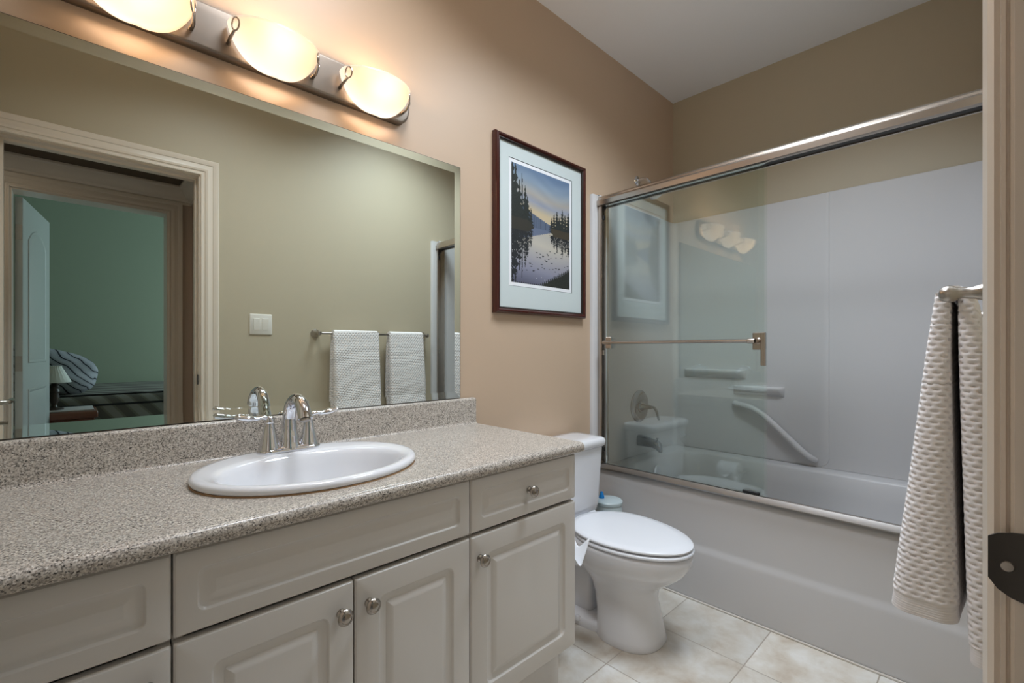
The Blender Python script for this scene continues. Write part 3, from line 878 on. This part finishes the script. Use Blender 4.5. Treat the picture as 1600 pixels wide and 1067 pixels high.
# toilet-paper holder on the cabinet side
tp = thing('toilet_paper_holder', 'toilet paper roll with torn white end hanging on the vanity side', 'toilet paper', (1.20, -.37, .40))
HX, HYc, HZc = 1.231, -.370, .400
bm = NB()
for yy_ in (-.44, -.30):
    lathe(bm, [(.018, 1.1648), (.018, 1.171), (.007, 1.176), (.007, 1.232)], (0, yy_, HZc), 'X', 16)
tube(bm, [(1.231, -.44, HZc), (1.231, -.30, HZc)], .006, 12); obj('bracket', bm, M['nickel'], tp)
bm = NB(); lathe(bm, [(.020, -.425), (.052, -.425), (.053, -.423), (.053, -.317), (.052, -.315), (.020, -.315), (.020, -.425)], (HX, 0, HZc), 'Y', 40, (False, False)); obj('paper_roll', bm, M['paper'], tp)
bm = NB()
def sheet(pts, y0_, y1_, ph):
    N_ = 10; rows = []
    P_ = smooth_path(pts, 5)
    for i, p in enumerate(P_):
        f = i / (len(P_) - 1)
        rows.append([(p.x + .006 * f * math.sin(3.2 * k / N_ * 2 + ph), y0_ + (y1_ - y0_) * k / N_, p.z + .022 * f * f * math.sin(k / N_ * 5.2 + ph) ) for k in range(N_ + 1)])
    loft(bm, rows, closed=False)
sheet([(HX, 0, HZc + .0535), (HX + .036, 0, HZc + .040), (HX + .0535, 0, HZc), (HX + .050, 0, HZc - .05), (HX + .046, 0, HZc - .11)], -.424, -.316, .6)
sheet([(HX + .054, -.1, HZc - .012), (HX + .085, 0, HZc - .052), (HX + .104, 0, HZc - .036), (HX + .138, 0, HZc + .016)], -.440, -.350, 2.1)
pp = obj('torn_sheet', bm, M['paper'], tp)
pp.modifiers.new('thick', 'SOLIDIFY').thickness = .0006

# little tub by the toilet
jr = thing('plastic_canister', 'pale aqua plastic canister with blue tip between toilet and tub', 'canister', (1.915, -.150, 0))
bm = NB(); lathe(bm, [(.060, 0), (.063, .004), (.064, .36), (.062, .366)], (1.915, -.150, 0), 'Z', 36); obj('body', bm, M['aqua'], jr)
bm = NB(); lathe(bm, [(.066, .367), (.067, .371), (.067, .381), (.063, .386), (.040, .389), (.0001, .389)], (1.915, -.150, 0), 'Z', 36); obj('lid', bm, M['aqua'], jr)
bm = NB(); lathe(bm, [(.0135, .3895), (.013, .398), (.008, .412), (.006, .420), (.0001, .421)], (1.900, -.120, 0), 'Z', 20); obj('tip', bm, M['blue'], jr)['label'] = 'bright blue plastic tip'

# ------------------------------------------------------------------ bathtub and surround
AX = 2.020; TZ = .500
tb = thing('bathtub', 'white bathtub with tall smooth apron', 'bathtub', (2.43, -.735, 0))
bm = NB()
YA, YB = YR + .002, -.002
ap = [(AX + .004, 0), (AX + .002, .012), (AX + .001, .215), (AX + .0025, .232), (AX + .0075, .244), (AX + .0085, .258), (AX + .004, .43), (AX + .003, .470), (AX + .009, .487), (AX + .020, .497), (AX + .034, TZ), (AX + .05, TZ), (AX + .05, 0)]
extrude_profile(bm, ap, 'Y', YA, YB)
obj('apron', bm, M['acrylic'], tb, sharp=40)
bm = NB()
n = 8
out = rrect(AX + .05, 2.853, YA, YB, .001, n)
lps = [[(p[0], p[1], TZ - .03) for p in out], [(p[0], p[1], TZ) for p in out]]
for x0, x1, y0_, y1_, r, z in ((2.105, 2.775, -1.385, -.095, .16, TZ), (2.112, 2.768, -1.378, -.102, .16, TZ - .003), (2.12, 2.76, -1.37, -.110, .16, TZ - .014), (2.135, 2.745, -1.345, -.122, .17, .40), (2.155, 2.725, -1.30, -.140, .18, .25), (2.19, 2.69, -1.25, -.17, .18, .14), (2.25, 2.63, -1.18, -.23, .15, .115)):
    lps.append([(p[0], p[1], z) for p in rrect(x0, x1, y0_, y1_, r, n)])
loft(bm, lps, caps=(False, True))
obj('basin', bm, M['acrylic'], tb, sharp=60)
bm = NB(); lathe(bm, [(.036, 0), (.036, -.003), (.030, -.008), (.012, -.010), (.006, -.008), (.0001, -.008)], (2.43, -.1245, .425), 'Y', 28)
ov = obj('overflow_plate', bm, M['chrome'], tb)
bm = NB(); box(bm, (AX - .004, YR + .002, .0005), (AX + .0012, -.002, .009), .003, 2); tag(obj('caulk_strip', bm, M['caulk'], loc=(AX, -.7, 0)), 'pale bead of caulk along the foot of the tub apron', 'caulk')

su = thing('tub_surround', 'white moulded wall surround above the bathtub', 'tub surround', (2.43, -.735, TZ))
bm = NB()
def uplan(off, r):
    x1_, y1_, y0_ = 2.858 - off, -.004 - off, YR + .004 + off
    pts = [(2.03, y1_)]
    pts += [(2.03 + (x1_ - r - 2.03) * k / 6, y1_) for k in range(1, 6)]
    for k in range(9):
        t = R(90 - 90 * k / 8); pts.append((x1_ - r + r * math.cos(t), y1_ - r + r * math.sin(t)))
    pts += [(x1_, y1_ - r + (y0_ + r - y1_ + r) * k / 8) for k in range(1, 8)]
    for k in range(9):
        t = R(-90 * k / 8); pts.append((x1_ - r + r * math.cos(t), y0_ + r + r * math.sin(t)))
    pts += [(x1_ - r + (2.03 - x1_ + r) * k / 6, y0_) for k in range(1, 7)]
    return pts
ZTOP = 1.932
ins = uplan(.010, .030); back = uplan(0, .034)
loft(bm, [[(p[0], p[1], z) for p in lp] for lp, z in ((back, TZ), (back, ZTOP - .002), (uplan(.003, .033), ZTOP), (uplan(.007, .031), ZTOP), (ins, ZTOP - .004), (ins, TZ + .001))], closed=False)
obj('wall_panel', bm, M['acrylic'], su, sharp=20)
for sgn, ya, yb_ in ((1, -.0005, -.020), (-1, YR + .0005, YR + .020)):
    bm = NB()
    p = [(1.965, ya), (1.967, ya + (yb_ - ya) * .8), (1.974, yb_), (2.012, yb_), (2.019, ya + (yb_ - ya) * .8), (2.030, ya + (yb_ - ya) * .7), (2.034, ya)]
    extrude_profile(bm, p, 'Z', TZ - .0, 1.922); obj('edge_flange', bm, M['acrylic'], su, sharp=60)
# raised back section with soap ledges and grab bar
bx = 2.848
bm = NB()
loft(bm, [[(bx, p[0], min(p[1], 1.927)) for p in rrect(-.866, -.06, .505, 2.1, .05, 6)], [(bx - .003, p[0], min(p[1], 1.927)) for p in rrect(-.864, -.06, .507, 2.1, .05, 6)], [(bx - .006, p[0], min(p[1], 1.926)) for p in rrect(-.852, -.06, .519, 2.1, .045, 6)]]); obj('raised_panel', bm, M['acrylic'], su, sharp=20)
def ledge(y0_, y1_, z, d=.034):
    b_ = NB()
    loft(b_, [[(bx - .0085 - q * d, y, z + h) for y, q, h in [(y0_ + e, 0, 0), (y0_ + .02 + e, .8, 0), (y0_ + .04 + e, 1, 0), (y1_ - .04 - e, 1, 0), (y1_ - .02 - e, .8, 0), (y1_ - e, 0, 0)]] for e, h0 in ((0, 0),)] and
         [[(bx - .0055 - q * d * sc, y0_ + (y1_ - y0_) * f, z + dz) for f, q in ((0, 0), (.03, .7), (.08, 1), (.92, 1), (.97, .7), (1, 0))] for sc, dz in ((.15, -.05), (.55, -.035), (.92, -.018), (1, -.008), (.97, 0), (.9, .002))])
    return b_
obj('soap_ledge', ledge(-.46, -.09, .995), M['acrylic'], su, sharp=60)
obj('soap_ledge', ledge(-.66, -.39, .905), M['acrylic'], su, sharp=60)
bm = NB()
gp = smooth_path([(bx - .010, -.40, .80), (bx - .030, -.425, .797), (bx - .043, -.50, .785), (bx - .045, -.57, .745), (bx - .045, -.66, .665), (bx - .043, -.74, .590), (bx - .034, -.785, .553), (bx - .010, -.808, .536)], 6)
tube(bm, gp, interp([.018, .018, .017, .0165, .0165, .0165, .016, .013], 6), 16); obj('grab_bar', bm, M['acrylic'], su, sharp=70)

# valve, spout, shower head on the end wall
va_ = thing('shower_valve', 'round chrome shower valve with small lever on the white surround', 'shower valve', (2.425, -.014, .785))
bm = NB(); lathe(bm, [(.094, -.0142), (.094, -.018), (.088, -.023), (.06, -.029), (.03, -.031), (.0001, -.031)], (2.425, 0, .785), 'Y', 48); obj('escutcheon', bm, M['valve'], va_)
bm = NB(); lathe(bm, [(.038, -.031), (.036, -.036), (.030, -.038), (.026, -.046), (.015, -.068), (.011, -.085), (.010, -.092), (.0001, -.094)], (2.425, 0, .785), 'Y', 28)
hb = obj('hub', bm, M['valve'], va_)
bm = NB(); pts = smooth_path([(2.425, -.085, .785), (2.432, -.104, .783), (2.440, -.116, .762), (2.444, -.122, .735), (2.446, -.128, .712)], 6); tube(bm, pts, interp([.008, .008, .0075, .007, .0055], 6), 12); obj('lever', bm, M['valve'], hb)
ts = thing('tub_spout', 'chrome tub spout below the round shower valve', 'tub spout', (2.425, -.014, .590))
bm = NB()
lp = []
for y, hw, z0_, z1_ in ((-.0142, .030, .556, .618), (-.02, .030, .556, .618), (-.06, .027, .556, .612), (-.10, .025, .556, .604), (-.128, .024, .548, .600), (-.142, .022, .535, .594), (-.152, .017, .533, .580), (-.156, .010, .534, .566)):
    lp.append([(2.425 + p[0], y, p[1]) for p in rrect(-hw, hw, z0_, z1_, .020, 5)])
loft(bm, lp); sb = obj('body', bm, M['valve'], ts, sharp=60)
bm = NB(); lathe(bm, [(.004, .595), (.004, .607), (.008, .609), (.008, .613), (.0001, .614)], (2.425, -.130, 0), 'Z', 14); obj('diverter_knob', bm, M['valve'], ts)
sw = thing('shower_fixture', 'chrome shower head and arm glimpsed over the shower rail', 'shower head', (2.435, 0, 2.02))
bm = NB(); lathe(bm, [(.030, -.0005), (.029, -.004), (.021, -.010), (.012, -.013), (.0001, -.013)], (2.425, 0, 2.105), 'Y', 28); obj('flange', bm, M['chrome'], sw)
bm = NB(); tube(bm, smooth_path([(2.425, -.006, 2.105), (2.425, -.035, 2.108), (2.425, -.065, 2.095), (2.425, -.090, 2.062), (2.425, -.100, 2.045)], 5), .0105, 14); obj('arm', bm, M['chrome'], sw)
bm = NB()
t = bmesh.new(); lathe(t, [(.013, .03), (.016, .02), (.018, .01), (.030, -.012), (.036, -.028), (.035, -.034), (.0001, -.034)], (0, 0, 0), 'Z', 28)
merge(bm, t, Matrix.Translation((2.425, -.110, 2.022)) @ Matrix.Rotation(R(-24), 4, 'X')); obj('head', bm, M['chrome'], sw, sharp=50)

# ------------------------------------------------------------------ sliding shower doors
sf = thing('shower_rail_frame', 'polished metal header, track and posts of the tub enclosure', 'shower frame', (2.04, -.735, TZ))
bm = NB()
hd = [(2.003, 1.862), (1.997, 1.865), (1.996, 1.888), (2.007, 1.898), (2.008, 1.906), (2.018, 1.915), (2.066, 1.915), (2.072, 1.909), (2.072, 1.862), (2.062, 1.862), (2.062, 1.88), (2.016, 1.88), (2.016, 1.862)]
extrude_profile(bm, hd, 'Y', YR + .002, -.002); obj('header_rail', bm, M['rail'], sf, sharp=28)
bm = NB(); box(bm, (2.017, YR + .003, 1.866), (2.061, -.003, 1.879)); obj('roller_channel', bm, M['dark'], sf, smooth=False)
bm = NB()
tr_ = [(2.004, TZ + .0005), (2.004, TZ + .006), (2.010, TZ + .017), (2.016, TZ + .026), (2.021, TZ + .026), (2.024, TZ + .010), (2.052, TZ + .010), (2.056, TZ + .018), (2.068, TZ + .016), (2.072, TZ + .0005)]
extrude_profile(bm, tr_, 'Y', YR + .022, -.022); obj('bottom_track', bm, M['track'], sf, sharp=28)
for a, b in ((-.0205, -.046), (YR + .0205, YR + .034)):
    bm = NB(); box(bm, (2.006, min(a, b), TZ + .027), (2.070, max(a, b), 1.861), .003, 2); po_ = obj('side_post', bm, M['rail'], sf)
    for zz, mm in ((1.80, 'dark'), (1.10, 'nickel'), (.60, 'dark')):
        s2 = -1 if a > -.5 else 1
        bm = NB(); box(bm, (2.012, b + s2 * .0002, zz - .012), (2.026, b + s2 * (.008 if a > -.5 else .003), zz + .012), .002, 1); obj('bumper', bm, M[mm], po_)


def sliding(x, y0_, y1_, label, bar):
    t = thing('glass_door', label, 'glass door', (x, (y0_ + y1_) / 2, TZ + .03), 'sliding glass panels of the tub enclosure')
    bm = NB(); box(bm, (x - .003, y0_, TZ + .0275), (x + .003, y1_, 1.8655)); obj('glass_panel', bm, M['glass'], t, smooth=False)
    if bar:
        zb = 1.152
        bm = NB(); tube(bm, [(x - .050, y1_ - .012, zb), (x - .050, y0_ + .030, zb)], .0075, 16)
        obj('towel_rod', bm, M['rail'], t)
        bm = NB()
        box(bm, (x - .010, y0_ + .002, zb - .036), (x - .0032, y0_ + .052, zb + .034), .002, 1); box(bm, (x - .016, y0_ + .002, zb - .100), (x - .0032, y0_ + .020, zb + .034), .002, 1)
        lathe(bm, [(.010, -.046), (.0105, -.012), (.013, -.010)], (x, y0_ + .032, zb), 'X', 16)
        lathe(bm, [(.0095, y0_ + .030), (.0105, y0_ + .034), (.0105, y0_ + .055), (.0085, y0_ + .058)], (x - .050, 0, zb), 'Y', 16)
        obj('pull_bracket', bm, M['rail'], t, sharp=28)
        bm = NB()
        box(bm, (x - .012, y1_ - .034, zb - .030), (x - .0032, y1_ - .002, zb + .028), .002, 1)
        lathe(bm, [(.010, -.046), (.0105, -.012), (.013, -.010)], (x, y1_ - .018, zb), 'X', 16); obj('bracket', bm, M['rail'], t, sharp=28)
        bm = NB(); box(bm, (x - .012, -.800, TZ + .0275), (x - .0032, -.735, TZ + .040), .002, 1); obj('bottom_guide', bm, M['dark'], t)
    return t
sliding(2.028, -.826, -.060, 'outer sliding glass panel with towel rod across it', True)
sliding(2.0375, -.812, -.052, 'inner sliding glass panel behind the one with the rod', False)

# ------------------------------------------------------------------ light switch, towel rail and towels on the doorway wall
ls = thing('light_switch', 'white double rocker light switch beside the door casing', 'light switch', (.811, YR, 1.26))
bm = NB(); loft(bm, [[(.811 + p[0], YR + y, 1.26 + p[1]) for p in rrect(-.058 + i, .058 - i, -.058 + i, .058 - i, .004, 4)] for i, y in ((0, .0005), (0, .004), (.003, .0065))]); obj('switch_plate', bm, M['switch'], ls)
for dx in (-.023, .023):
    bm = NB()
    loft(bm, [[(.811 + dx + p[0], YR + y, 1.26 + p[1]) for p in rrect(-.0165, .0165, -.0335, .0335, .002, 3)] for y in (.0064, .0072)] + [[(.811 + dx + p[0], YR + .0078 + .0022 * (p[1] > 0), 1.26 + p[1]) for p in rrect(-.0155, .0155, -.032, .032, .002, 3)]])
    obj('rocker', bm, M['switch'], ls)

BZ, BY = 1.216, -1.406
tr = thing('towel_rail', 'satin nickel towel rail on the doorway wall', 'towel rail', (1.5, YR, BZ))
bm = NB(); tube(bm, [(1.118, BY, BZ), (1.890, BY, BZ)], .0075, 16); obj('rod', bm, M['nickel'], tr)
for x in (1.117, 1.891):
    bm = NB(); lathe(bm, [(.027, .0005), (.027, .004), (.024, .008), (.016, .020), (.0105, .036), (.0090, .050), (.0105, .056), (.0135, .060), (.0150, .066), (.0135, .073), (.0105, .078), (.005, .080), (.0001, .0805)], (x, YR, BZ), 'Y', 28); obj('post', bm, M['nickel'], tr)

towel_m = mat('white waffle cotton', (232, 228, 228), .95)


def waffle(s, z):
    rh, cw = .0105, .0185
    r = math.floor(z / rh); off = .5 if r % 2 else 0
    a = ((s / cw + off) % 1 - .5) * cw; b = ((z / rh) % 1 - .5) * rh
    slot = math.exp(-(a / .0044) ** 4 - (b / .0019) ** 2)
    puff = (math.cos(PI * ((s / cw + off) % 1 - .5) * 2) * .5 + .5) * (math.cos(PI * b / rh * 2) * .5 + .5)
    return 1 - .62 * slot - .38 * puff


def flap(bm, x0, x1, prof, zb, seed, dens=.0026):
    """prof: list of (z, y_wallside, y_roomside); a folded flap, rounded at its folded edges"""
    zs = np.arange(zb, prof[0][0], .0017)[::-1]
    pz = [p[0] for p in prof][::-1]
    loops = []
    for z in zs:
        ya = np.interp(z, pz, [p[1] for p in prof][::-1]); yb_ = np.interp(z, pz, [p[2] for p in prof][::-1])
        dxl = np.interp(z, pz, [p[3] for p in prof][::-1]); dxr = np.interp(z, pz, [p[4] for p in prof][::-1])
        th = yb_ - ya; r = min(th * .48, .032)
        base = rrect(x0 - dxl, x1 + dxr, ya, yb_, r, 10)
        # resample evenly
        pts = np.array(base + [base[0]]); sl = np.r_[0, np.cumsum(np.hypot(*np.diff(pts, axis=0).T))]
        n_ = 330
        sv = np.linspace(0, sl[-1], n_, endpoint=False)
        X = np.interp(sv, sl, pts[:, 0]); Y = np.interp(sv, sl, pts[:, 1])
        tx = np.roll(X, -1) - np.roll(X, 1); ty = np.roll(Y, -1) - np.roll(Y, 1); ln = np.hypot(tx, ty)
        nx, ny = ty / ln, -tx / ln
        hem = z < zb + .034
        amp = .0060
        row = []
        for k in range(n_):
            s = sv[k] * (.0185 * round(sl[-1] / .0185) / sl[-1])
            if hem: h = .0006 * math.sin((z - zb) / .0045 * 2 * PI)
            else: h = amp * waffle(s, z) - amp * .6
            fold = .0035 * math.sin(X[k] * 21 + seed) * min(1, (prof[0][0] - z) * 2)
            row.append((X[k] + nx[k] * h, Y[k] + ny[k] * h + (fold if seed else 0), z + .004 * math.sin(X[k] * 9 + seed)))
        loops.append(row)
    loft(bm, loops)


def towel(x0, x1, label, fb, bb, fdepth, seed, pl, pr):
    bm = NB()
    W1, W2 = BY + .008, BY + .026
    flap(bm, x0, x1, [(BZ + .012, BY + .006, BY + .024, 0, 0), (BZ - .10, BY + .006, BY + .037, .002 * pl, .002 * pr), (BZ - .35, BY + .000, BY + .062, .008 * pl, .008 * pr), (fb, BY - .010, fdepth, .014 * pl, .016 * pr)], fb, seed)
    flap(bm, x0 + .004, x1 - .004, [(BZ + .012, BY - .024, BY - .007, 0, 0), (BZ - .10, BY - .040, BY - .008, .002, .002), (BZ - .35, BY - .050, BY - .014, .004, .004), (bb, BY - .055, BY - .022, .006, .006)], bb, 0)
    # saddle over the rod
    N_ = 14; nx_ = 110
    loops = []
    for k in range(nx_ + 1):
        x = x0 + .006 + (x1 - x0 - .012) * k / nx_
        lp_ = []
        for j in range(N_ + 1):
            t = PI * j / N_; r = .0245 + .0015 * waffle(x, .018 * t)
            lp_.append((x, BY + r * math.cos(t), BZ + .003 + r * .75 * math.sin(t)))
        for j in range(N_ + 1):
            t = PI - PI * j / N_
            lp_.append((x, BY + .0080 * math.cos(t), BZ + .0005 + .0080 * math.sin(t)))
        loops.append(lp_)
    loft(bm, loops)
    return tag(obj('towel', bm, towel_m, loc=((x0 + x1) / 2, BY, fb), sharp=80), label, 'towel', 'white waffle towels on the rail')
towel(1.196, 1.500, 'white waffle towel on the rail, the one nearer the light switch', .604, .545, BY + .090, 1.3, .3, .2)
towel(1.580, 1.845, 'white waffle towel on the rail, the one nearer the tub', .615, .56, BY + .066, 2.4, .4, .8)
